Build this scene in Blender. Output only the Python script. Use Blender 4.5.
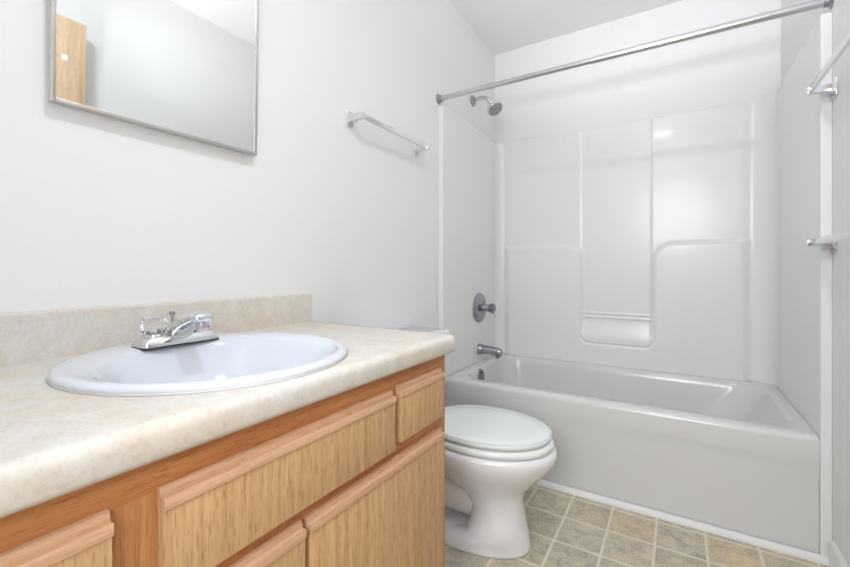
import bpy, bmesh, math, random
from mathutils import Vector, Matrix
PI = math.pi
sc = bpy.context.scene
col = sc.collection
for o in list(bpy.data.objects):
    bpy.data.objects.remove(o)

# ------------------------------------------------------------------ dimensions
W, YT, YB, HC = 1.524, 1.886, 2.682, 2.482     # room width, tub front, back wall, ceiling
CT = .812                                       # countertop height

# ------------------------------------------------------------------ camera
cam = bpy.data.cameras.new('camera')
cam.sensor_fit = 'HORIZONTAL'
cam.sensor_width = 36
cam.lens = 408.8 / 850 * 36
cam.shift_y = -14.07 / 850
cam.clip_start = .01
co = bpy.data.objects.new('camera', cam)
co.location = (1.079, 0, .989)
co.rotation_euler = (PI / 2, 0, math.radians(31.62))
col.objects.link(co)
sc.camera = co

# ------------------------------------------------------------------ world, lamps, exposure
w = bpy.data.worlds.new('world')
sc.world = w
w.use_nodes = True
w.node_tree.nodes['Background'].inputs[0].default_value = (.93, .96, 1, 1)
w.node_tree.nodes['Background'].inputs[1].default_value = .25


def lamp(name, kind, loc, energy, color=(1, 1, 1), size=.2, rot=(0, 0, 0), size_y=None):
    l = bpy.data.lights.new(name, kind)
    l.energy = energy
    l.color = color
    if kind == 'AREA':
        l.shape = 'RECTANGLE' if size_y else 'DISK'
        l.size = size
        if size_y:
            l.size_y = size_y
    else:
        l.shadow_soft_size = size
    o = bpy.data.objects.new(name, l)
    o.location = loc
    o.rotation_euler = rot
    col.objects.link(o)
    return o


lamp('photographer_flash', 'POINT', (1.12, -.04, 1.25), 5.2, (.74, .85, 1), .04)
# second flash head turned up at the ceiling over the tub (bounce)
b_ = lamp('bounce_flash', 'SPOT', (.95, .30, 1.45), 74.0, (.95, .97, 1), .08)
b_.data.spot_size = math.radians(72)
b_.data.spot_blend = .8
b_.rotation_euler = Vector((0, 1.15, 1.0)).to_track_quat('-Z', 'Y').to_euler()
lamp('ceiling_lamp', 'AREA', (.95, .40, 2.40), 8.0, (.82, .90, 1), .16)
lamp('hall_fill', 'AREA', (1.06, -1.3, 1.75), 28.0, (.95, .97, 1), .9, (PI / 2 - .12, 0, 0))  # added soft fill behind the doorway, evens the brightness towards the tub
sc.view_settings.view_transform = 'Standard'
sc.view_settings.look = 'None'
sc.view_settings.gamma = 1
sc.view_settings.use_curve_mapping = False
sc.view_settings.exposure = 0.18


# ------------------------------------------------------------------ materials
def mat(name, color, rough=.5, metal=0, coat=0, trans=0, ior=1.45, spec=.5, bump=None, emit=None):
    m = bpy.data.materials.new(name)
    m.use_nodes = True
    nt = m.node_tree
    b = nt.nodes['Principled BSDF']
    b.inputs['Base Color'].default_value = (*color, 1)
    b.inputs['Roughness'].default_value = rough
    b.inputs['Metallic'].default_value = metal
    b.inputs['Coat Weight'].default_value = coat
    b.inputs['Coat Roughness'].default_value = .08
    b.inputs['Transmission Weight'].default_value = trans
    b.inputs['IOR'].default_value = ior
    b.inputs['Specular IOR Level'].default_value = spec
    if emit:
        b.inputs['Emission Color'].default_value = (*emit[0], 1)
        b.inputs['Emission Strength'].default_value = emit[1]
    if bump:
        tc = nt.nodes.new('ShaderNodeTexCoord')
        n = nt.nodes.new('ShaderNodeTexNoise')
        n.inputs['Scale'].default_value = bump[0]
        n.inputs['Detail'].default_value = 3
        bp = nt.nodes.new('ShaderNodeBump')
        bp.inputs['Strength'].default_value = bump[1]
        bp.inputs['Distance'].default_value = bump[2]
        nt.links.new(tc.outputs['Object'], n.inputs['Vector'])
        nt.links.new(n.outputs['Fac'], bp.inputs['Height'])
        nt.links.new(bp.outputs['Normal'], b.inputs['Normal'])
    return m


def ramp(nt, stops):
    r = nt.nodes.new('ShaderNodeValToRGB')
    e = r.color_ramp.elements
    while len(e) > 1:
        e.remove(e[0])
    e[0].position, e[0].color = stops[0][0], (*stops[0][1], 1)
    for p, c in stops[1:]:
        n = e.new(p)
        n.color = (*c, 1)
    return r


def noise(nt, scale, vec, detail=4, rough=.55, dist=0.):
    n = nt.nodes.new('ShaderNodeTexNoise')
    n.inputs['Scale'].default_value = scale
    n.inputs['Detail'].default_value = detail
    n.inputs['Roughness'].default_value = rough
    n.inputs['Distortion'].default_value = dist
    nt.links.new(vec, n.inputs['Vector'])
    return n


def mixc(nt, kind, fac, a, b):
    m = nt.nodes.new('ShaderNodeMix')
    m.data_type = 'RGBA'
    m.blend_type = kind
    for s, v in ((0, fac), (6, a), (7, b)):
        if hasattr(v, 'is_output') or isinstance(v, bpy.types.NodeSocket):
            nt.links.new(v, m.inputs[s])
        else:
            m.inputs[s].default_value = v if s == 0 else (*v, 1)
    return m.outputs[2]


def wood(name, light, mid, dark, axis='z', rough=.42, pores=.55, figure=1.0):
    """oak: long soft figure plus short dark pores running along one axis"""
    m = mat(name, mid, rough, spec=.35)
    nt = m.node_tree
    b = nt.nodes['Principled BSDF']
    tc = nt.nodes.new('ShaderNodeTexCoord')

    def mapped(across, along):
        mp = nt.nodes.new('ShaderNodeMapping')
        mp.inputs['Scale'].default_value = {'z': (across, across, along), 'y': (across, along, across), 'x': (along, across, across)}[axis]
        nt.links.new(tc.outputs['Object'], mp.inputs['Vector'])
        return mp.outputs['Vector']
    fig = noise(nt, 1, mapped(52 * figure, 1.6), 3, .5, .5)
    fr = ramp(nt, [(.3, dark), (.48, mid), (.68, light)])
    nt.links.new(fig.outputs['Fac'], fr.inputs['Fac'])
    por = noise(nt, 1, mapped(430, 30), 2, .6)
    pr = ramp(nt, [(.34, (.66, .58, .50)), (.46, (1, 1, 1))])
    nt.links.new(por.outputs['Fac'], pr.inputs['Fac'])
    fine = noise(nt, 1, mapped(160, 9), 2, .5)
    fn = ramp(nt, [(.3, (.86, .84, .82)), (.7, (1.0, 1.0, 1.0))])
    nt.links.new(fine.outputs['Fac'], fn.inputs['Fac'])
    c1 = mixc(nt, 'MULTIPLY', 1., fr.outputs['Color'], fn.outputs['Color'])
    c2 = mixc(nt, 'MULTIPLY', pores, c1, pr.outputs['Color'])
    nt.links.new(c2, b.inputs['Base Color'])
    return m


M = {}
M['paint'] = mat('wall_paint', (.89, .89, .885), .55, spec=.3, bump=(90, .12, .002))
M['ceiling'] = mat('ceiling_paint', (.9, .9, .895), .8, spec=.2, bump=(60, .2, .003))
M['trim'] = mat('white_trim_paint', (.84, .84, .82), .35)
M['fiberglass'] = mat('white_fiberglass', (.87, .865, .855), .27, coat=.1, bump=(5, .15, .004))
M['tub'] = mat('white_tub_enamel', (.72, .715, .70), .22, coat=.2, bump=(4, .08, .004))
M['porcelain'] = mat('porcelain', (.86, .86, .88), .1, coat=.6)
M['sink'] = mat('sink_porcelain', (.76, .79, .85), .1, coat=.5)
M['seat'] = mat('seat_plastic', (.84, .87, .85), .25, coat=.2)
M['chrome'] = mat('chrome', (.78, .79, .80), .12, 1)
M['satin'] = mat('satin_steel', (.62, .63, .65), .22, 1)
M['nickel'] = mat('worn_nickel', (.38, .39, .41), .28, 1)
M['dark_nickel'] = mat('dark_nickel', (.24, .25, .27), .3, 1)
M['dark'] = mat('dark_gap', (.03, .03, .03), .6)
M['mirror'] = mat('mirror_glass', (.88, .89, .875), .015, 1)
M['alu'] = mat('brushed_aluminium', (.58, .58, .57), .35, 1)
M['acrylic'] = mat('clear_acrylic', (.98, .98, 1), .04, trans=1, ior=1.49)
M['caulk'] = mat('caulk', (.82, .82, .80), .5)
M['cabwhite'] = mat('painted_steel', (.72, .71, .66), .5)
M['glow'] = mat('lamp_diffuser', (.9, .9, .88), .5, emit=((1, .97, .93), 2.0))
M['oak_frame'] = wood('orange_oak_rail', (.62, .285, .115), (.56, .24, .09), (.49, .19, .065), 'y', pores=.8)
M['oak_stile'] = wood('orange_oak_stile', (.60, .30, .13), (.54, .25, .10), (.48, .20, .075), 'z')
M['oak_panel'] = wood('pale_oak_panel', (.70, .46, .245), (.65, .41, .205), (.59, .355, .165), 'z', figure=1.5, pores=.9)
M['oak_pull'] = wood('pinkish_oak_moulding', (.74, .47, .30), (.68, .41, .245), (.60, .34, .19), 'y', pores=.5)
M['oak_side'] = wood('oak_side', (.62, .39, .20), (.56, .33, .15), (.48, .27, .11), 'z')
M['oak_door'] = wood('oak_door', (.76, .57, .39), (.70, .50, .32), (.60, .39, .22), 'z', figure=.45)


def counter_mat():
    m = mat('cream_laminate', (.8, .75, .66), .42, spec=.35)
    nt = m.node_tree
    b = nt.nodes['Principled BSDF']
    tc = nt.nodes.new('ShaderNodeTexCoord')
    v = tc.outputs['Object']
    a = noise(nt, 9, v, 5, .62, .8)
    r = ramp(nt, [(.32, (.77, .75, .72)), (.5, (.76, .715, .645)), (.68, (.75, .67, .565))])
    nt.links.new(a.outputs['Fac'], r.inputs['Fac'])
    s = noise(nt, 150, v, 3, .7)
    r2 = ramp(nt, [(.34, (.90, .885, .875)), (.5, (1, 1, 1)), (.64, (1.0, .99, .98))])
    nt.links.new(s.outputs['Fac'], r2.inputs['Fac'])
    n3 = noise(nt, 34, v, 4, .6, .5)
    r3 = ramp(nt, [(.34, (.89, .875, .86)), (.62, (1, 1, 1))])
    nt.links.new(n3.outputs['Fac'], r3.inputs['Fac'])
    c = mixc(nt, 'MULTIPLY', 1., r.outputs['Color'], r2.outputs['Color'])
    c = mixc(nt, 'MULTIPLY', .8, c, r3.outputs['Color'])
    nt.links.new(c, b.inputs['Base Color'])
    return m


M['laminate'] = counter_mat()


def floor_mat():
    """vinyl: mottled stone squares with pale joints"""
    m = mat('tile_vinyl', (.5, .45, .36), .38, spec=.4)
    nt = m.node_tree
    L = nt.links.new
    b = nt.nodes['Principled BSDF']
    tc = nt.nodes.new('ShaderNodeTexCoord')
    mp = nt.nodes.new('ShaderNodeMapping')
    PX, PY = .1575, .1615
    mp.inputs['Location'].default_value = (-(.697 / PX) + 20, -(1.681 / PY) + 20, 0)
    mp.inputs['Scale'].default_value = (1 / PX, 1 / PY, 1)
    L(tc.outputs['Object'], mp.inputs['Vector'])
    sx = nt.nodes.new('ShaderNodeSeparateXYZ')
    L(mp.outputs['Vector'], sx.inputs[0])

    def math_(op, a, bb=None):
        n = nt.nodes.new('ShaderNodeMath')
        n.operation = op
        for i, q in enumerate((a, bb)):
            if q is None:
                continue
            if isinstance(q, (int, float)):
                n.inputs[i].default_value = q
            else:
                L(q, n.inputs[i])
        return n.outputs[0]
    ds = []
    cells = []
    for k in (0, 1):
        fr = math_('FRACT', sx.outputs[k])
        cells.append(math_('FLOOR', sx.outputs[k]))
        d = math_('MINIMUM', fr, math_('SUBTRACT', 1., fr))
        ds.append(d)
    d = math_('MINIMUM', ds[0], ds[1])
    cv = nt.nodes.new('ShaderNodeCombineXYZ')
    L(cells[0], cv.inputs[0])
    L(cells[1], cv.inputs[1])
    wn = nt.nodes.new('ShaderNodeTexWhiteNoise')
    wn.noise_dimensions = '3D'
    L(cv.outputs[0], wn.inputs['Vector'])
    tint = ramp(nt, [(0, (.53, .49, .41)), (.35, (.59, .51, .39)), (.6, (.50, .475, .40)), (1, (.63, .51, .35))])
    L(wn.outputs['Value'], tint.inputs['Fac'])
    ad = nt.nodes.new('ShaderNodeVectorMath')
    ad.operation = 'ADD'
    L(tc.outputs['Object'], ad.inputs[0])
    L(wn.outputs['Color'], ad.inputs[1])
    n1 = noise(nt, 13, ad.outputs[0], 6, .7, 1.2)
    r1 = ramp(nt, [(.3, (.66, .66, .63)), (.5, (1, 1, 1)), (.7, (1.32, 1.22, 1.08))])
    L(n1.outputs['Fac'], r1.inputs['Fac'])
    n2 = noise(nt, 190, tc.outputs['Object'], 3, .75)
    r2 = ramp(nt, [(.35, (.62, .60, .56)), (.5, (1, 1, 1)), (.66, (1.25, 1.24, 1.2))])
    L(n2.outputs['Fac'], r2.inputs['Fac'])
    c = mixc(nt, 'MULTIPLY', 1., tint.outputs['Color'], r1.outputs['Color'])
    c = mixc(nt, 'MULTIPLY', .9, c, r2.outputs['Color'])
    g = ramp(nt, [(.0, (1, 1, 1)), (.022, (1, 1, 1)), (.036, (0, 0, 0))])
    L(d, g.inputs['Fac'])
    c = mixc(nt, 'MIX', g.outputs['Color'], c, (.74, .67, .54))
    L(c, b.inputs['Base Color'])
    bp = nt.nodes.new('ShaderNodeBump')
    bp.inputs['Strength'].default_value = .25
    bp.inputs['Distance'].default_value = .001
    bp.invert = True
    L(g.outputs['Color'], bp.inputs['Height'])
    L(bp.outputs['Normal'], b.inputs['Normal'])
    return m


M['floor'] = floor_mat()


# ------------------------------------------------------------------ mesh helpers
def obj(name, bm, m, parent=None, smooth=False, bevel=0, seg=3, auto=False):
    bmesh.ops.recalc_face_normals(bm, faces=bm.faces[:])
    me = bpy.data.meshes.new(name)
    bm.to_mesh(me)
    bm.free()
    o = bpy.data.objects.new(name, me)
    col.objects.link(o)
    if isinstance(m, str):
        m = M[m]
    me.materials.append(m)
    if smooth or auto or bevel:
        for p in me.polygons:
            p.use_smooth = True
    if (auto or bevel) and not smooth:
        me.set_sharp_from_angle(angle=math.radians(35))
    if bevel:
        md = o.modifiers.new('edge', 'BEVEL')
        md.width = bevel
        md.segments = seg
        md.limit_method = 'ANGLE'
        md.angle_limit = math.radians(35)
        md.harden_normals = False
        for p in me.polygons:
            p.use_smooth = True
        me.set_sharp_from_angle(angle=math.radians(180))
    if parent:
        o.parent = parent
        o.matrix_parent_inverse = Matrix.Translation(-parent.location)
    return o


def thing(name, label, cat, loc, group=None):
    o = bpy.data.objects.new(name, None)
    o.empty_display_size = .05
    o.location = loc
    col.objects.link(o)
    o['label'] = label
    o['category'] = cat
    if group:
        o['group'] = group
    return o


def struct(name, bm, m, label=None, **k):
    o = obj(name, bm, m, **k)
    o['kind'] = 'structure'
    if label:
        o['label'] = label
    return o


def box(bm, x0, x1, y0, y1, z0, z1):
    r = bmesh.ops.create_cube(bm, size=1)
    for v in r['verts']:
        v.co = Vector(((x0 + x1) / 2 + v.co.x * (x1 - x0), (y0 + y1) / 2 + v.co.y * (y1 - y0), (z0 + z1) / 2 + v.co.z * (z1 - z0)))
    return bm


def B(*a):
    bm = bmesh.new()
    if a:
        box(bm, *a)
    return bm


def prism(bm, prof, a0, a1, axis):
    """profile [(p,q)] extruded along axis ('x': p=y,q=z; 'y': p=x,q=z; 'z': p=x,q=y)"""
    def P(p, q, a):
        return {'x': (a, p, q), 'y': (p, a, q), 'z': (p, q, a)}[axis]
    A = [bm.verts.new(P(p, q, a0)) for p, q in prof]
    C = [bm.verts.new(P(p, q, a1)) for p, q in prof]
    n = len(prof)
    for i in range(n):
        bm.faces.new((A[i], A[(i + 1) % n], C[(i + 1) % n], C[i]))
    bm.faces.new(A)
    bm.faces.new(C[::-1])
    return bm


def loft(bm, loops, cap0=True, cap1=True):
    R = [[bm.verts.new(p) for p in lp] for lp in loops]
    n = len(R[0])
    for a, b in zip(R, R[1:]):
        for i in range(n):
            bm.faces.new((a[i], a[(i + 1) % n], b[(i + 1) % n], b[i]))
    if cap0:
        bm.faces.new(R[0][::-1])
    if cap1:
        bm.faces.new(R[-1])
    return R


def lathe(bm, prof, origin, axis, n=32):
    """prof: [(radius, distance along axis)]"""
    a = Vector(axis).normalized()
    u = a.orthogonal().normalized()
    v = a.cross(u)
    o = Vector(origin)
    loops = []
    for r, h in prof:
        r = max(r, 1e-5)
        loops.append([o + a * h + (u * math.cos(2 * PI * i / n) + v * math.sin(2 * PI * i / n)) * r for i in range(n)])
    loft(bm, loops)
    return bm


def tube(bm, pts, rad, n=16):
    pts = [Vector(p) for p in pts]
    if not hasattr(rad, '__len__'):
        rad = [rad] * len(pts)
    loops = []
    up = None
    for i, p in enumerate(pts):
        t = (pts[min(i + 1, len(pts) - 1)] - pts[max(i - 1, 0)]).normalized()
        if up is None:
            up = t.orthogonal().normalized()
        up = (up - t * up.dot(t)).normalized()
        s = t.cross(up)
        loops.append([p + (up * math.cos(2 * PI * k / n) + s * math.sin(2 * PI * k / n)) * rad[i] for k in range(n)])
    loft(bm, loops)
    return bm


def rrect(x0, x1, y0, y1, r, z, k=8, m=6):
    """rounded rectangle loop with a constant number of points"""
    pts = []
    cs = ((x1 - r, y0 + r, -PI / 2), (x1 - r, y1 - r, 0), (x0 + r, y1 - r, PI / 2), (x0 + r, y0 + r, PI))
    arcs = [[(cx + r * math.cos(a0 + PI / 2 * i / k), cy + r * math.sin(a0 + PI / 2 * i / k)) for i in range(k + 1)] for cx, cy, a0 in cs]
    for j in range(4):
        pts += arcs[j]
        p, q = arcs[j][-1], arcs[(j + 1) % 4][0]
        pts += [(p[0] + (q[0] - p[0]) * t / m, p[1] + (q[1] - p[1]) * t / m) for t in range(1, m)]
    return [(x, y, z) for x, y in pts]


def smooth(t):
    t = max(0, min(1, t))
    return t * t * (3 - 2 * t)


# ------------------------------------------------------------------ room shell
YF = -.06      # inner face of the wall with the doorway (camera stands in the opening)
struct('floor', B(-.1, W + .1, -1.6, YB + .1, -.08, 0), 'floor', 'beige stone-pattern vinyl floor in squares')
struct('ceiling', B(-.1, W + .1, -1.6, YB + .1, HC, HC + .08), 'ceiling')
struct('wall_left', B(-.1, 0, -1.6, YB + .1, 0, HC), 'paint')
struct('wall_right', B(W, W + .1, -1.6, YB + .1, 0, HC), 'paint')
struct('wall_back', B(0, W, YB, YB + .1, 0, HC), 'paint')
bm = bmesh.new()
box(bm, 0, .66, YF - .1, YF, 0, HC)
box(bm, 1.46, W, YF - .1, YF, 0, HC)
box(bm, .66, 1.46, YF - .1, YF, 2.12, HC)
struct('wall_front', bm, 'paint')
struct('baseboard_right', prism(B(), [(W, 0), (W - .012, 0), (W - .012, .065), (W - .008, .078), (W - .004, .082), (W, .086)], .0, YT - .012, 'y'), 'trim', 'white painted baseboard along the right wall', auto=True)
struct('baseboard_left', prism(B(), [(0, 0), (.012, 0), (.012, .065), (.008, .078), (.004, .082), (0, .086)], .975, YT - .012, 'y'), 'trim', auto=True)
# quarter round along the foot of the tub
qr = [(YT, 0), (YT - .019, 0)] + [(YT - .019 * math.cos(a), .021 * math.sin(a)) for a in [PI / 2 * i / 8 for i in range(1, 9)]]
struct('trim_1', prism(B(), qr, .0, W, 'x'), 'caulk', 'white quarter round moulding along the foot of the tub', auto=True)
# door casing on the doorway
bm = bmesh.new()
box(bm, .60, .66, YF, YF + .014, 0, 2.12)
box(bm, .60, 1.52, YF, YF + .014, 2.12, 2.18)
struct('trim_2', bm, 'trim')

# open oak door folded back against the right wall (seen in the mirror)
dr = obj('door_1', B(1.435, 1.468, .0, .826, .012, 2.105), 'oak_door', bevel=.002)
dr['kind'] = 'structure'
dr['label'] = 'oak door folded back to the right wall, seen in the mirror'
bm = bmesh.new()
lathe(bm, [(.03, 0), (.03, .006), (.011, .012), (.011, .03), (.022, .038), (.027, .05), (.022, .062), (.006, .066)], (1.435, .76, .95), (-1, 0, 0))
obj('door_handle', bm, 'nickel', dr, auto=True)
bm = B(1.4335, 1.435, .735, .757, 1.905, 1.93)
obj('strike_sticker', bm, 'trim', dr, bevel=.0005)['label'] = 'small white sticker'

# ------------------------------------------------------------------ ceiling lamp (outside the frame, lights the room)
t = thing('ceiling_light', 'round white glass ceiling lamp above the vanity', 'ceiling light', (.95, .40, HC))
bm = bmesh.new()
lathe(bm, [(.15, 0), (.15, .02), (.14, .024)], (.95, .40, HC), (0, 0, -1), 40)
obj('base_ring', bm, 'trim', t, auto=True)
bm = bmesh.new()
lathe(bm, [(.135, .02), (.13, .04), (.10, .058), (.05, .068), (.001, .07)], (.95, .40, HC), (0, 0, -1), 40)
obj('diffuser', bm, 'glow', t, smooth=True)

# ------------------------------------------------------------------ tub surround (one moulded fibreglass skin)
D = .03                       # how far the end panels stand off the walls
YS = 2.660                    # face of the back panel
Z0, Z1 = .4185, 1.850
RL, RR = .055, .10
SX0, SX1 = .575, .957         # centre panel


def path():
    P = []   # (x, y, nx, ny, thick)

    def seg(a, b, n, nx, ny, th):
        for i in range(n):
            t = i / n
            P.append((a[0] + (b[0] - a[0]) * t, a[1] + (b[1] - a[1]) * t, nx, ny, th))
    seg((D, YT + .006), (D, YS - RL), 40, 1, 0, D)
    for i in range(16):
        a = PI - (PI / 2) * i / 16
        P.append((D + RL + RL * math.cos(a), YS - RL + RL * math.sin(a), -math.cos(a), -math.sin(a), D))
    x0, x1 = D + RL, W - D - RR
    n = 230
    for i in range(n):
        P.append((x0 + (x1 - x0) * i / n, YS, 0, -1, YB - YS))
    for i in range(20):
        a = PI / 2 - (PI / 2) * i / 20
        P.append((W - D - RR + RR * math.cos(a), YS - RR + RR * math.sin(a), -math.cos(a), -math.sin(a), D))
    seg((W - D, YS - RR), (W - D, YT + .006), 40, -1, 0, D)
    P.append((W - D, YT + .006, -1, 0, D))
    return P


def rbox_sdf(px, pz, x0, x1, z0, z1, r):
    cx, cz = (x0 + x1) / 2, (z0 + z1) / 2
    qx, qz = abs(px - cx) - (x1 - x0) / 2 + r, abs(pz - cz) - (z1 - z0) / 2 + r
    return math.hypot(max(qx, 0), max(qz, 0)) + min(max(qx, qz), 0) - r


def relief(x, z):
    h = .003 * smooth((SX0 - x) / .006 + .5) + .003 * smooth((x - SX1) / .006 + .5)
    # lower blocks either side of the soap recess
    left = rbox_sdf(x, z, -.6, SX0 + .002, -1, 1.137, .085)
    right = rbox_sdf(x, z, SX1 + .008, W + .6, -1, 1.137, .10)
    low = z - .548
    rec = rbox_sdf(x, z, SX0, SX1 + .008, .545, 3, .055)      # negative inside the recess
    d = min(left, right, max(low, -rec) if low > -.1 else low)
    d = min(left, right, -rec if z < .66 else 9)
    e = smooth(.5 - d / .034)
    edge = smooth((x - .072) / .05) * smooth((1.405 - x) / .045)
    h = h * (1 - e) + .024 * e
    if rec < 0 and e < .999:
        k = smooth((.692 - z) / .13)
        h += (1 - e) * .020 * k
        for zz in (.724, .700):
            h += (1 - e) * .006 * math.exp(-((z - zz) / .0045) ** 2)
    return h * edge


P = path()
zs = []
z = Z0
while z < Z1:
    zs.append(z)
    z += .010 if (z < .5 or z > 1.2) else .0045 if (z < .75 or 1.02 < z) else .012
zs.append(Z1)
bm = bmesh.new()
rows = []
r0 = .004
for z in zs:
    row = []
    for (x, y, nx, ny, th) in P:
        h = relief(x, z) if abs(y - YS) < 1e-6 else 0
        row.append(bm.verts.new((x + nx * h, y + ny * h, z)))
    rows.append(row)
for a, b in zip(rows, rows[1:]):
    for i in range(len(P) - 1):
        bm.faces.new((a[i], a[i + 1], b[i + 1], b[i]))
# rounded top lip turning back to the wall
prev = rows[-1]
for dz, f in ((.004, .12), (.006, .35), (.006, .7), (.004, 1.0)):
    row = [bm.verts.new((x - nx * th * f, min(y - ny * th * f, YB), Z1 + dz)) for (x, y, nx, ny, th) in P]
    for i in range(len(P) - 1):
        bm.faces.new((prev[i], prev[i + 1], row[i + 1], row[i]))
    prev = row
t = thing('tub_surround', 'glossy white moulded fibreglass shower surround around the bathtub', 'shower surround', (W / 2, YS, Z0))
obj('wall_panel', bm, 'fiberglass', t, smooth=True)
# front flanges (run down to the floor beside the apron)
for s, x0, x1 in ((0, 0, D), (1, W - D, W)):
    bm = bmesh.new()
    lo = rrect(x0, x1, YT - .004, YT + .010, .004, 0.0)
    loft(bm, [lo, [(a, b, Z1 + .002) for a, b, c in lo]])
    obj('edge_flange', bm, 'fiberglass', t, auto=True)['label'] = 'white front edge strip'

# ------------------------------------------------------------------ bathtub
t = thing('bathtub', 'white alcove bathtub with a plain apron beside the toilet', 'bathtub', (W / 2, (YT + YS) / 2, 0))
X0, X1, RZ = D, W - D, .417


def rl(dx0, dx1, dy0, dy1, r, z):
    return rrect(X0 + dx0, X1 - dx1, YT + dy0, YS + .004 - dy1, r, z, 12, 10)


L_ = [rl(0, 0, .006, 0, .002, 0), rl(0, 0, .006, 0, .002, .285), rl(0, 0, .0045, 0, .002, .300), rl(0, 0, .0015, 0, .002, .322), rl(0, 0, 0, 0, .002, .335),
      rl(0, 0, 0, 0, .002, .395), rl(0, 0, .002, 0, .003, .406), rl(0, 0, .007, 0, .004, .413), rl(0, 0, .015, .0, .005, RZ),
      rl(.03, .025, .03, .02, .05, RZ + .001), rl(.058, .040, .070, .048, .13, RZ), rl(.064, .046, .077, .054, .13, RZ - .004), rl(.070, .052, .084, .06, .13, RZ - .014), rl(.076, .062, .090, .066, .13, RZ - .04),
      rl(.088, .12, .10, .078, .14, .30), rl(.10, .20, .112, .09, .15, .18), rl(.115, .26, .125, .105, .15, .11), rl(.145, .30, .15, .13, .15, .08), rl(.20, .36, .20, .18, .14, .07), rl(.35, .5, .30, .28, .06, .066)]
bm = bmesh.new()
loft(bm, L_)
o = obj('tub_shell', bm, 'tub', t, auto=True)
# overflow plate on the end under the spout, drain
bm = bmesh.new()
lathe(bm, [(.042, 0), (.042, .004), (.037, .011), (.014, .013), (.001, .013)], (.103, 2.20, .366), (1, 0, .12), 32)
ov = obj('overflow_plate', bm, 'dark_nickel', t, auto=True)
ov['label'] = 'dark nickel overflow plate'
bm = bmesh.new()
lathe(bm, [(.005, 0), (.005, .003), (.001, .004)], (.116, 2.20, .39), (1, 0, .12), 12)
obj('screw', bm, 'dark', ov, auto=True)
bm = bmesh.new()
lathe(bm, [(.03, 0), (.03, .004), (.02, .006), (.001, .002)], (.36, 2.26, .069), (0, 0, 1), 24)
obj('drain', bm, 'nickel', t, auto=True)

# ------------------------------------------------------------------ tub and shower fittings
YV = 2.343
t = thing('shower_valve', 'round nickel shower valve with a short lever above the tub spout', 'shower valve', (D, YV, .752))
bm = bmesh.new()
lathe(bm, [(.092, 0), (.092, .008), (.084, .016), (.055, .024), (.035, .026), (.03, .028), (.001, .028)], (D, YV, .752), (1, 0, 0), 48)
obj('escutcheon', bm, 'nickel', t, auto=True)
bm = bmesh.new()
lathe(bm, [(.026, .018), (.024, .04), (.022, .062), (.022, .07)], (D, YV, .752), (1, 0, 0), 32)
obj('sleeve', bm, 'nickel', t, auto=True)
bm = bmesh.new()
lathe(bm, [(.018, .07), (.028, .073), (.029, .098), (.024, .102), (.001, .102)], (D, YV, .752), (1, 0, 0), 12)
h_ = obj('handle', bm, 'dark_nickel' if 'dark_nickel' in M else 'nickel', t, auto=True)
bm = bmesh.new()
tube(bm, [(D + .08, YV + .01, .735), (D + .092, YV + .02, .712), (D + .098, YV + .03, .70)], [.005, .0045, .004], 12)
obj('lever', bm, 'chrome', h_, smooth=True)

t = thing('tub_spout', 'nickel bathtub spout sticking out below the round valve', 'tub spout', (D, YV, .50))
bm = bmesh.new()
lathe(bm, [(.030, 0), (.033, .003), (.033, .018), (.030, .024)], (D, YV, .494), (1, 0, 0), 32)
obj('collar', bm, 'nickel', t, auto=True)
bm = bmesh.new()
SP = []
for x, r, zc in ((.018, .0275, .494), (.05, .0265, .494), (.09, .0250, .493), (.120, .0240, .490), (.140, .0235, .487), (.148, .019, .486)):
    lp = []
    for k in range(24):
        a = 2 * PI * k / 24
        zz = math.sin(a) * r
        if zz < 0 and x > .1:
            zz *= 1.12
        lp.append((D + x, YV + math.cos(a) * r * .95, zc + zz))
    SP.append(lp)
loft(bm, SP)
obj('spout_body', bm, 'nickel', t, auto=True)
bm = bmesh.new()
lathe(bm, [(.014, 0), (.014, .012), (.012, .014)], (D + .124, YV, .464), (0, 0, -1), 20)
obj('nozzle', bm, 'nickel', t, auto=True)

t = thing('wall_shower', 'small chrome shower head on a bent arm below the curtain rod', 'shower head', (0, 2.315, 2.035))
YH = 2.315
bm = bmesh.new()
lathe(bm, [(.034, 0), (.034, .003), (.029, .010), (.015, .014), (.001, .014)], (0, YH, 2.035), (1, 0, 0), 32)
obj('wall_flange', bm, 'nickel', t, auto=True)
bm = bmesh.new()
arm = [(0.0, YH, 2.035), (.03, YH, 2.04), (.06, YH, 2.043), (.085, YH, 2.038), (.105, YH, 2.022), (.118, YH + .004, 2.002)]
tube(bm, arm, .0115, 16)
obj('shower_arm', bm, 'satin', t, smooth=True)
hd = Vector((.55, -.22, -.80)).normalized()
bm = bmesh.new()
lathe(bm, [(.014, -.012), (.018, -.004), (.018, .008), (.014, .014), (.021, .026), (.042, .044), (.049, .053), (.0495, .064), (.045, .069)], (.118, YH + .004, 2.002), hd, 36)
hh = obj('spray_head', bm, 'chrome', t, auto=True)
bm = bmesh.new()
oo = Vector((.118, YH + .004, 2.002)) + hd * .069
lathe(bm, [(.0445, 0), (.0445, .001), (.033, .002), (.032, .0045), (.026, .0045), (.025, .002), (.013, .002), (.012, .005), (.001, .005)], oo, hd, 36)
obj('spray_face', bm, 'nickel', hh, auto=True)

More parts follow.
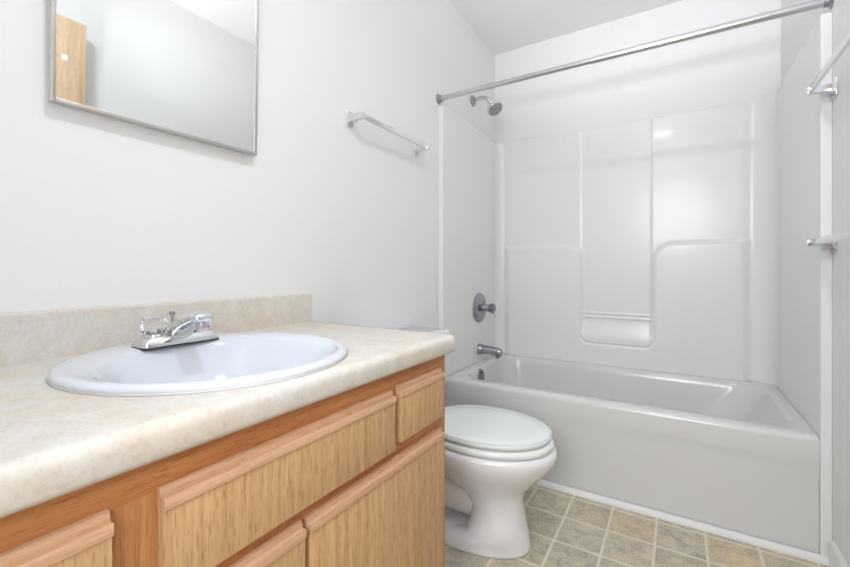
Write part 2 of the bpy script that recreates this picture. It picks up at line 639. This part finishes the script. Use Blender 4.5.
# shower curtain rod
YR, ZR = YT + .004, 1.895
t = thing('shower_curtain_rod', 'long satin steel shower curtain rod across the tub opening', 'shower rod', (W / 2, YR, ZR))
bm = bmesh.new()
tube(bm, [(.012, YR, ZR), (W * .52, YR, ZR)], .0125, 28)
obj('rod_tube', bm, 'satin', t, auto=True)
bm = bmesh.new()
tube(bm, [(W * .50, YR, ZR), (W - .012, YR, ZR)], .0145, 28)
obj('rod_tube', bm, 'satin', t, auto=True)
for x, s in ((0, 1), (W, -1)):
    bm = bmesh.new()
    lathe(bm, [(.027, 0), (.027, .003), (.022, .006), (.018, .009), (.0175, .020), (.014, .022)], (x, YR, ZR), (s, 0, 0), 32)
    obj('rod_flange', bm, 'nickel', t, auto=True)


# ------------------------------------------------------------------ towel bars
def towel_bar(label, x, s, y0, y1, z, matname, reach=.072, flat=.5):
    t = thing('towel_bar', label, 'towel bar', (x, (y0 + y1) / 2, z), 'chrome towel bars on the side walls')
    bm = bmesh.new()
    xb = x + s * (reach - .008)
    bmesh.ops.create_cube(bm, size=1)
    for v in bm.verts:
        v.co = Vector((xb + v.co.x * .011, (y0 + y1) / 2 + v.co.y * (y1 - y0 - .012), z + v.co.z * .021))
    obj('bar', bm, matname, t, bevel=.0025)
    for y in (y0, y1):
        bm = bmesh.new()
        # tapering arm: tall at the plate, narrow at the tip
        def sec(d, hy, zt, zb):
            X = x + s * d
            return [(X, y - hy, z + zb), (X, y + hy, z + zb), (X, y + hy, z + zt), (X, y - hy, z + zt)]
        loft(bm, [sec(.004, .014, .018, -.020), sec(.018, .011, .013, -.015), sec(.05, .010, .011, -.011), sec(reach, .010, .011, -.011)])
        a = obj('post', bm, 'chrome', t, bevel=.002)
        bm = bmesh.new()
        box(bm, min(x, x + s * .005), max(x, x + s * .005), y - .019, y + .019, z - .032, z + .028)
        obj('wall_plate', bm, 'chrome', a, bevel=.002)
        bm = bmesh.new()
        lathe(bm, [(.0035, 0), (.0035, .008), (.001, .009)], (x + s * .006, y, z - .026), (s, 0, 0), 12)
        obj('set_screw', bm, 'nickel', a, auto=True)
    return t


towel_bar('chrome towel bar on the left wall between mirror and tub', 0, 1, 1.195, 1.665, 1.572, 'chrome')
towel_bar('chrome towel bar high on the right wall, upper of two there', W, -1, 1.27, 1.848, 1.588, 'chrome')
towel_bar('chrome towel bar on the right wall, lower of two there', W, -1, 1.27, 1.848, 1.078, 'chrome')

# ------------------------------------------------------------------ mirror cabinet
MY0, MY1, MZ0, MZ1, MX = .30, .766, 1.325, 1.98, .026
t = thing('medicine_cabinet', 'mirrored medicine cabinet with slim metal frame above the sink', 'mirror cabinet', (0, (MY0 + MY1) / 2, MZ0))
obj('cabinet_body', B(.0, .018, MY0 + .003, MY1 - .003, MZ0 + .002, MZ1 - .002), 'cabwhite', t, bevel=.001)
obj('mirror_glass', B(.018, MX - .003, MY0 + .006, MY1 - .006, MZ0 + .006, MZ1 - .006), 'mirror', t)
bm = bmesh.new()
fw = .008
box(bm, .014, MX, MY0, MY0 + fw, MZ0, MZ1)
box(bm, .014, MX, MY1 - fw, MY1, MZ0, MZ1)
box(bm, .014, MX, MY0 + fw, MY1 - fw, MZ0, MZ0 + fw)
box(bm, .014, MX, MY0 + fw, MY1 - fw, MZ1 - fw, MZ1)
obj('mirror_frame', bm, 'alu', t, bevel=.001)['label'] = 'thin brushed metal frame'
t.rotation_euler = (0, math.radians(1.3), 0)      # hangs leaning a little into the room

# ------------------------------------------------------------------ vanity cabinet
FX, VY0, VY1, VZ = .545, .0, .969, .7645
t = thing('vanity_cabinet', 'honey oak bathroom vanity cabinet under the cream countertop', 'cabinet', (FX / 2, .485, 0))
bm = bmesh.new()
box(bm, .01, FX - .019, VY1 - .016, VY1, 0, VZ)       # visible end panel
box(bm, .01, FX - .019, VY0, VY0 + .016, 0, VZ)
box(bm, .0, .01, VY0, VY1, .1, VZ)
box(bm, .01, FX - .019, VY0 + .016, VY1 - .016, .10, .116)
obj('carcass', bm, 'oak_side', t)
bm = bmesh.new()
box(bm, FX - .09, FX - .075, VY0 + .016, VY1 - .016, 0, .10)
obj('toe_kick', bm, 'oak_stile', t)
# face frame: rails run along y, stiles along z
for y0, y1, z0, z1 in ((VY0, .038, .10, VZ), (.933, VY1, .10, VZ), (.200, .252, .602, .722), (.452, .490, .13, .562), (.715, .748, .602, .722)):
    obj('stile', B(FX - .019, FX, y0, y1, z0, z1), 'oak_stile', t)
for z0, z1 in ((.722, VZ), (.562, .602), (.10, .13)):
    obj('rail', B(FX - .0188, FX + .0002, .038, .933, z0, z1), 'oak_frame', t)
FT = .017


def front(name, y0, y1, z0, z1, label, pull=.024):
    p = obj(name, B(FX + .0005, FX + FT - .001, y0, y1, z0, z1 - pull), 'oak_panel', t, bevel=.0012)
    p['label'] = label
    f = FX + .0005
    prof = [(f, z1 - pull), (f + .0172, z1 - pull), (f + .0175, z1 - .0135), (f + .0165, z1 - .011), (f + .014, z1 - .0105), (f + .0115, z1 - .0115),
            (f + .0085, z1 - .011), (f + .0075, z1 - .006), (f + .0065, z1 - .001), (f + .003, z1), (f, z1)]
    q = obj('finger_pull', prism(B(), prof, y0 - .0005, y1 + .0005, 'y'), 'oak_pull', p, auto=True)
    q['label'] = 'worn pinkish oak finger-pull moulding'
    return p


front('drawer_front', .043, .199, .597, .726, 'small oak drawer front left of the wide panel')
front('false_front', .251, .720, .597, .726, 'wide oak panel below the sink')
front('drawer_front', .742, .936, .606, .731, 'small oak drawer front at the right end')
front('cabinet_door', .043, .468, .115, .574, 'oak door on the left')
front('cabinet_door', .479, .938, .115, .574, 'oak door on the right')

# ------------------------------------------------------------------ countertop (with a hole for the basin) and backsplash
SXc, SYc, SA, SB = .291, .483, .260, .253       # basin centre and rim half axes (x, y)
CX, CY0, CY1 = .570, -.012, .983
t = thing('countertop', 'cream mottled laminate countertop with rolled front edge', 'countertop', (CX / 2, .485, CT))
bm = bmesh.new()
N = 96
HX, HY = SA - .022, SB - .022
inner = [(SXc + HX * math.cos(2 * PI * i / N), SYc + HY * math.sin(2 * PI * i / N)) for i in range(N)]
xe = CX - .016                                   # flat top ends here


def outer_pt(i):
    a = 2 * PI * i / N
    dx, dy = math.cos(a), math.sin(a)
    tx = ((xe - SXc) / dx) if dx > 1e-9 else ((0 - SXc) / dx if dx < -1e-9 else 1e9)
    ty = ((CY1 - SYc) / dy) if dy > 1e-9 else ((CY0 - SYc) / dy if dy < -1e-9 else 1e9)
    k = min(tx, ty)
    return (SXc + dx * k, SYc + dy * k)


outer = [outer_pt(i) for i in range(N)]
for zz, flip in ((CT, 0), (CT - .02, 1)):
    I = [bm.verts.new((x, y, zz)) for x, y in inner]
    O = [bm.verts.new((x, y, zz)) for x, y in outer]
    for i in range(N):
        j = (i + 1) % N
        bm.faces.new((I[i], O[i], O[j], I[j]))
        # corner fill
        pi, pj = outer[i], outer[j]
        if abs(pi[0] - pj[0]) > 1e-6 and abs(pi[1] - pj[1]) > 1e-6:
            c = (xe if max(pi[0], pj[0]) > xe - 1e-6 else 0, CY1 if max(pi[1], pj[1]) > CY1 - 1e-6 else CY0)
            cv = bm.verts.new((c[0], c[1], zz))
            bm.faces.new((O[i], cv, O[j]))
    if not flip:
        top = I
    else:
        for i in range(N):
            j = (i + 1) % N
            bm.faces.new((top[i], top[j], I[j], I[i]))
# end faces and back
for y in (CY0, CY1):
    bm.faces.new([bm.verts.new(p) for p in ((0, y, CT), (xe, y, CT), (xe, y, CT - .02), (0, y, CT - .02))])
obj('counter_slab', bm, 'laminate', t)
# rolled post-formed nose
prof = [(xe, CT)]
for i in range(1, 9):
    a = PI / 2 - PI / 2 * i / 8
    prof.append((CX - .016 + .016 * math.cos(a), CT - .016 + .016 * math.sin(a)))
prof += [(CX, CT - .037), (CX - .003, CT - .043), (CX - .010, CT - .0475), (xe - .012, CT - .0475), (xe - .012, CT - .022), (xe, CT - .020)]
bm = prism(B(), prof, CY0, CY1 - .003, 'y')
obj('counter_nose', bm, 'laminate', t, auto=True)
# laminate end cap, slightly proud, with a clipped front corner
prof2 = [(.0, CT), (xe, CT)] + [(CX - .016 + .014 * math.cos(PI / 2 - PI / 2 * i / 8), CT - .016 + .016 * math.sin(PI / 2 - PI / 2 * i / 8)) for i in range(1, 9)] + [(CX - .002, CT - .039), (CX - .010, CT - .0475), (xe - .012, CT - .0475), (xe - .012, CT - .02), (0, CT - .02)]
obj('end_cap', prism(B(), prof2, CY1 - .0035, CY1, 'y'), 'laminate', t)
# backsplash with rounded top edge
pb = [(0, CT), (.020, CT), (.020, CT + .088)] + [(.012 + .008 * math.cos(a), CT + .088 + .008 * math.sin(a)) for a in [PI / 2 * i / 6 for i in range(1, 7)]] + [(0, CT + .096)]
obj('backsplash', prism(B(), pb, CY0, CY1, 'y'), 'laminate', t, auto=True)

# ------------------------------------------------------------------ drop-in basin
t = thing('sink_basin', 'white oval drop-in sink basin set in the cream countertop', 'sink', (SXc, SYc, CT))
N = 96


def ell(ax, ay, z, cx=SXc, cy=SYc):
    return [(cx + ax * math.cos(2 * PI * i / N), cy + ay * math.sin(2 * PI * i / N), z) for i in range(N)]


bm = bmesh.new()
bx = SXc + .034     # bowl sits forward, leaving a faucet deck at the back
loops = [ell(SA - .004, SB - .004, CT + .0005), ell(SA, SB, CT + .004), ell(SA - .001, SB - .001, CT + .009), ell(SA - .006, SB - .006, CT + .0125), ell(SA - .016, SB - .016, CT + .0138),
         ell(SA - .032, SB - .024, CT + .0116, SXc + .007), ell(SA - .054, SB - .036, CT + .0094, bx - .003), ell(SA - .059, SB - .042, CT + .006, bx), ell(SA - .065, SB - .049, CT - .001, bx), ell(SA - .074, SB - .060, CT - .02, bx),
         ell(SA - .095, SB - .085, CT - .055, bx), ell(SA - .120, SB - .110, CT - .09, bx), ell(SA - .155, SB - .145, CT - .115, bx), ell(SA - .2, SB - .19, CT - .128, bx), ell(.025, .025, CT - .132, bx)]
loft(bm, loops, cap0=False)
obj('basin_shell', bm, 'sink', t, smooth=True)
bm = bmesh.new()
lathe(bm, [(.026, 0), (.026, .003), (.021, .004), (.018, .001), (.016, .001), (.015, .006), (.004, .009), (.001, .009)], (bx, SYc, CT - .131), (0, 0, 1), 28)
obj('drain_stopper', bm, 'chrome', t, auto=True)
# thin caulk line round the basin
bm = bmesh.new()
loft(bm, [ell(SA - .002, SB - .002, CT + .003), ell(SA + .0012, SB + .0012, CT + .0004), ell(SA - .01, SB - .01, CT + .0004)], False, False)
obj('caulk_bead', bm, 'caulk', t, smooth=True)

# ------------------------------------------------------------------ faucet
FZ = CT + .0112
FXc, FY = .111, .498
t = thing('faucet', 'chrome centerset faucet with clear acrylic knobs on the sink', 'faucet', (FXc, FY, FZ))
bm = bmesh.new()


def fb(hx, hy, r, z):
    return rrect(FXc - hx, FXc + hx, FY - hy, FY + hy, r, FZ + z, 6, 4)


loft(bm, [fb(.030, .083, .010, .000), fb(.030, .083, .010, .004), fb(.028, .081, .010, .010), fb(.022, .076, .010, .019), fb(.020, .074, .009, .0205)])
fbase = obj('faucet_base', bm, 'chrome', t, auto=True)
bm = bmesh.new()
loft(bm, [fb(.031, .084, .010, -.0022), fb(.031, .084, .010, .0012)])
obj('gasket', bm, 'dark', t, auto=True)
# spout: hooded arch reaching over the bowl
bm = bmesh.new()
SPn = []
tp = [(-.022, .018), (-.012, .032), (.008, .047), (.035, .061), (.065, .071), (.092, .0755), (.106, .073), (.112, .064)]
bt = [(-.020, .010), (-.010, .010), (.012, .012), (.030, .022), (.058, .038), (.085, .048), (.102, .052), (.111, .055)]
wd = [.016, .024, .028, .026, .023, .022, .022, .018]
for (tx, tz), (ux, uz), hw in zip(tp, bt, wd):
    lp = []
    for k in range(20):
        a = 2 * PI * k / 20
        c, s_ = math.cos(a), math.sin(a)
        c = math.copysign(abs(c) ** .55, c)
        s_ = math.copysign(abs(s_) ** .7, s_)
        f = (s_ + 1) / 2
        lp.append((FXc + ux + (tx - ux) * f, FY + c * hw, FZ + uz + (tz - uz) * f))
    SPn.append(lp)
loft(bm, SPn)
sp = obj('spout', bm, 'chrome', t, smooth=True)
bm = bmesh.new()
lathe(bm, [(.0115, 0), (.0115, .013), (.010, .015), (.001, .013)], (FXc + .096, FY, FZ + .053), (0, 0, -1), 24)
obj('aerator', bm, 'satin', sp, auto=True)
bm = bmesh.new()
tube(bm, [(FXc - .024, FY, FZ + .015), (FXc - .024, FY, FZ + .062)], .0028, 12)
lathe(bm, [(.003, 0), (.0055, .002), (.0065, .006), (.0055, .009), (.001, .010)], (FXc - .024, FY, FZ + .060), (0, 0, 1), 16)
obj('lift_rod', bm, 'nickel', t, auto=True)
for s in (-1, 1):
    hy = FY + s * .051
    bm = bmesh.new()
    lathe(bm, [(.019, 0), (.018, .004), (.015, .010), (.0125, .014), (.0125, .020)], (FXc, hy, FZ + .019), (0, 0, 1), 28)
    st = obj('handle_collar', bm, 'chrome', t, auto=True)
    bm = bmesh.new()
    n = 48
    lps = []
    for r, z in ((.012, .026), (.019, .027), (.0235, .034), (.025, .044), (.0245, .054), (.0215, .061), (.014, .0635), (.001, .064)):
        lps.append([(FXc + (r + (.0016 * math.cos(8 * 2 * PI * k / n) if r > .017 else 0)) * math.cos(2 * PI * k / n),
                     hy + (r + (.0016 * math.cos(8 * 2 * PI * k / n) if r > .017 else 0)) * math.sin(2 * PI * k / n), FZ + z) for k in range(n)])
    loft(bm, lps)
    kn = obj('acrylic_knob', bm, 'acrylic', t, smooth=True)
    kn['label'] = 'clear acrylic knob'

# ------------------------------------------------------------------ toilet
TY = 1.410
t = thing('toilet', 'white two-piece toilet with closed lid between vanity and bathtub', 'toilet', (.35, TY, 0))


def egg(x0, x1, hw, z, n=56, sq=2.3):
    """outline: blunt towards the tank (x0), rounded towards the front (x1)"""
    L = x1 - x0
    xm = x0 + L * .47
    pts = []
    for i in range(n):
        a = 2 * PI * i / n
        c, s_ = math.cos(a), math.sin(a)
        if c >= 0:
            x = xm + (x1 - xm) * abs(c) ** (2 / 2.0)
            y = hw * math.copysign(abs(s_), s_)
        else:
            x = xm - (xm - x0) * abs(c) ** (2 / sq)
            y = hw * math.copysign(abs(s_) ** (2 / sq), s_)
        pts.append((x, TY + y, z))
    return pts


bm = bmesh.new()
Lp = [egg(.16, .640, .126, 0, sq=3), egg(.16, .643, .127, .010, sq=3), egg(.18, .640, .123, .028, sq=3), egg(.42, .634, .112, .055, sq=2.6), egg(.43, .624, .102, .10, sq=2.6), egg(.435, .615, .093, .15, sq=2.6),
      egg(.40, .616, .095, .185), egg(.34, .632, .112, .215), egg(.28, .664, .143, .25), egg(.255, .694, .166, .285), egg(.245, .716, .180, .312), egg(.243, .728, .187, .334), egg(.243, .731, .189, .352), egg(.246, .727, .186, .364), egg(.255, .715, .178, .368)]
loft(bm, Lp)
obj('bowl', bm, 'porcelain', t, smooth=True)
# foot flange behind the pedestal and the sculpted trapway
bm = bmesh.new()
foot = [[(x, y, z) for x, y, z in egg(.10, .56, hw, z, sq=4)] for hw, z in ((.112, 0), (.113, .012), (.108, .03), (.090, .045), (.05, .055))]
loft(bm, foot)
obj('foot', bm, 'porcelain', t, smooth=True)
bm = bmesh.new()
tube(bm, [(.54, TY, .16), (.48, TY, .15), (.42, TY, .15), (.36, TY, .155), (.31, TY, .18), (.26, TY, .22), (.22, TY, .26), (.19, TY, .30)], [.05, .070, .080, .086, .09, .095, .10, .105], 32)
obj('trapway', bm, 'porcelain', t, smooth=True)
bm = bmesh.new()
loft(bm, [rrect(.02, .28, TY - .10, TY + .10, .03, z, 6, 3) for z in (.26, .365)])
obj('tank_deck', bm, 'porcelain', t, bevel=.006)
# seat and lid
bm = bmesh.new()
loft(bm, [egg(.275, .712, .176, .3705), egg(.268, .719, .182, .374), egg(.266, .721, .184, .382), egg(.268, .719, .182, .390), egg(.275, .712, .176, .3935)])
obj('seat', bm, 'seat', t, smooth=True)
bm = bmesh.new()
loft(bm, [egg(.270, .696, .165, .3975), egg(.257, .709, .176, .400), egg(.253, .713, .180, .421), egg(.255, .711, .178, .413), egg(.265, .702, .170, .4175), egg(.32, .66, .135, .420), egg(.40, .59, .07, .421)])
obj('seat_lid', bm, 'seat', t, smooth=True)
for s in (-1, 1):
    bm = bmesh.new()
    box(bm, .235, .272, TY + s * .075 - .018, TY + s * .075 + .018, .350, .413)
    obj('hinge', bm, 'seat', t, bevel=.006)
    bm = bmesh.new()
    lathe(bm, [(.012, 0), (.012, .010), (.009, .018), (.001, .020)], (.31, TY + s * .095, .035), (0, 0, 1), 16)
    obj('bolt_cap', bm, 'porcelain', t, smooth=True)
# tank
bm = bmesh.new()
loft(bm, [rrect(.020 , .195, TY - .185, TY + .185, .03, .367, 6, 4), rrect(.016, .205, TY - .20, TY + .20, .03, .45, 6, 4), rrect(.014, .210, TY - .207, TY + .207, .03, .684, 6, 4)])
obj('tank', bm, 'porcelain', t, bevel=.004)
bm = bmesh.new()
loft(bm, [rrect(.010, .214, TY - .213, TY + .213, .022, .682, 6, 4), rrect(.008, .219, TY - .218, TY + .218, .026, .690, 6, 4), rrect(.008, .219, TY - .218, TY + .218, .026, .710, 6, 4), rrect(.012, .214, TY - .213, TY + .213, .024, .718, 6, 4), rrect(.02, .205, TY - .20, TY + .20, .02, .722, 6, 4)])
obj('tank_lid', bm, 'porcelain', t, auto=True)
bm = bmesh.new()
lathe(bm, [(.012, 0), (.012, .008), (.006, .012)], (.209, TY - .15, .637), (1, 0, 0), 20)
tube(bm, [(.218, TY - .15, .637), (.224, TY - .12, .634), (.224, TY - .075, .627)], [.005, .005, .007], 12)
obj('flush_lever', bm, 'chrome', t, auto=True)
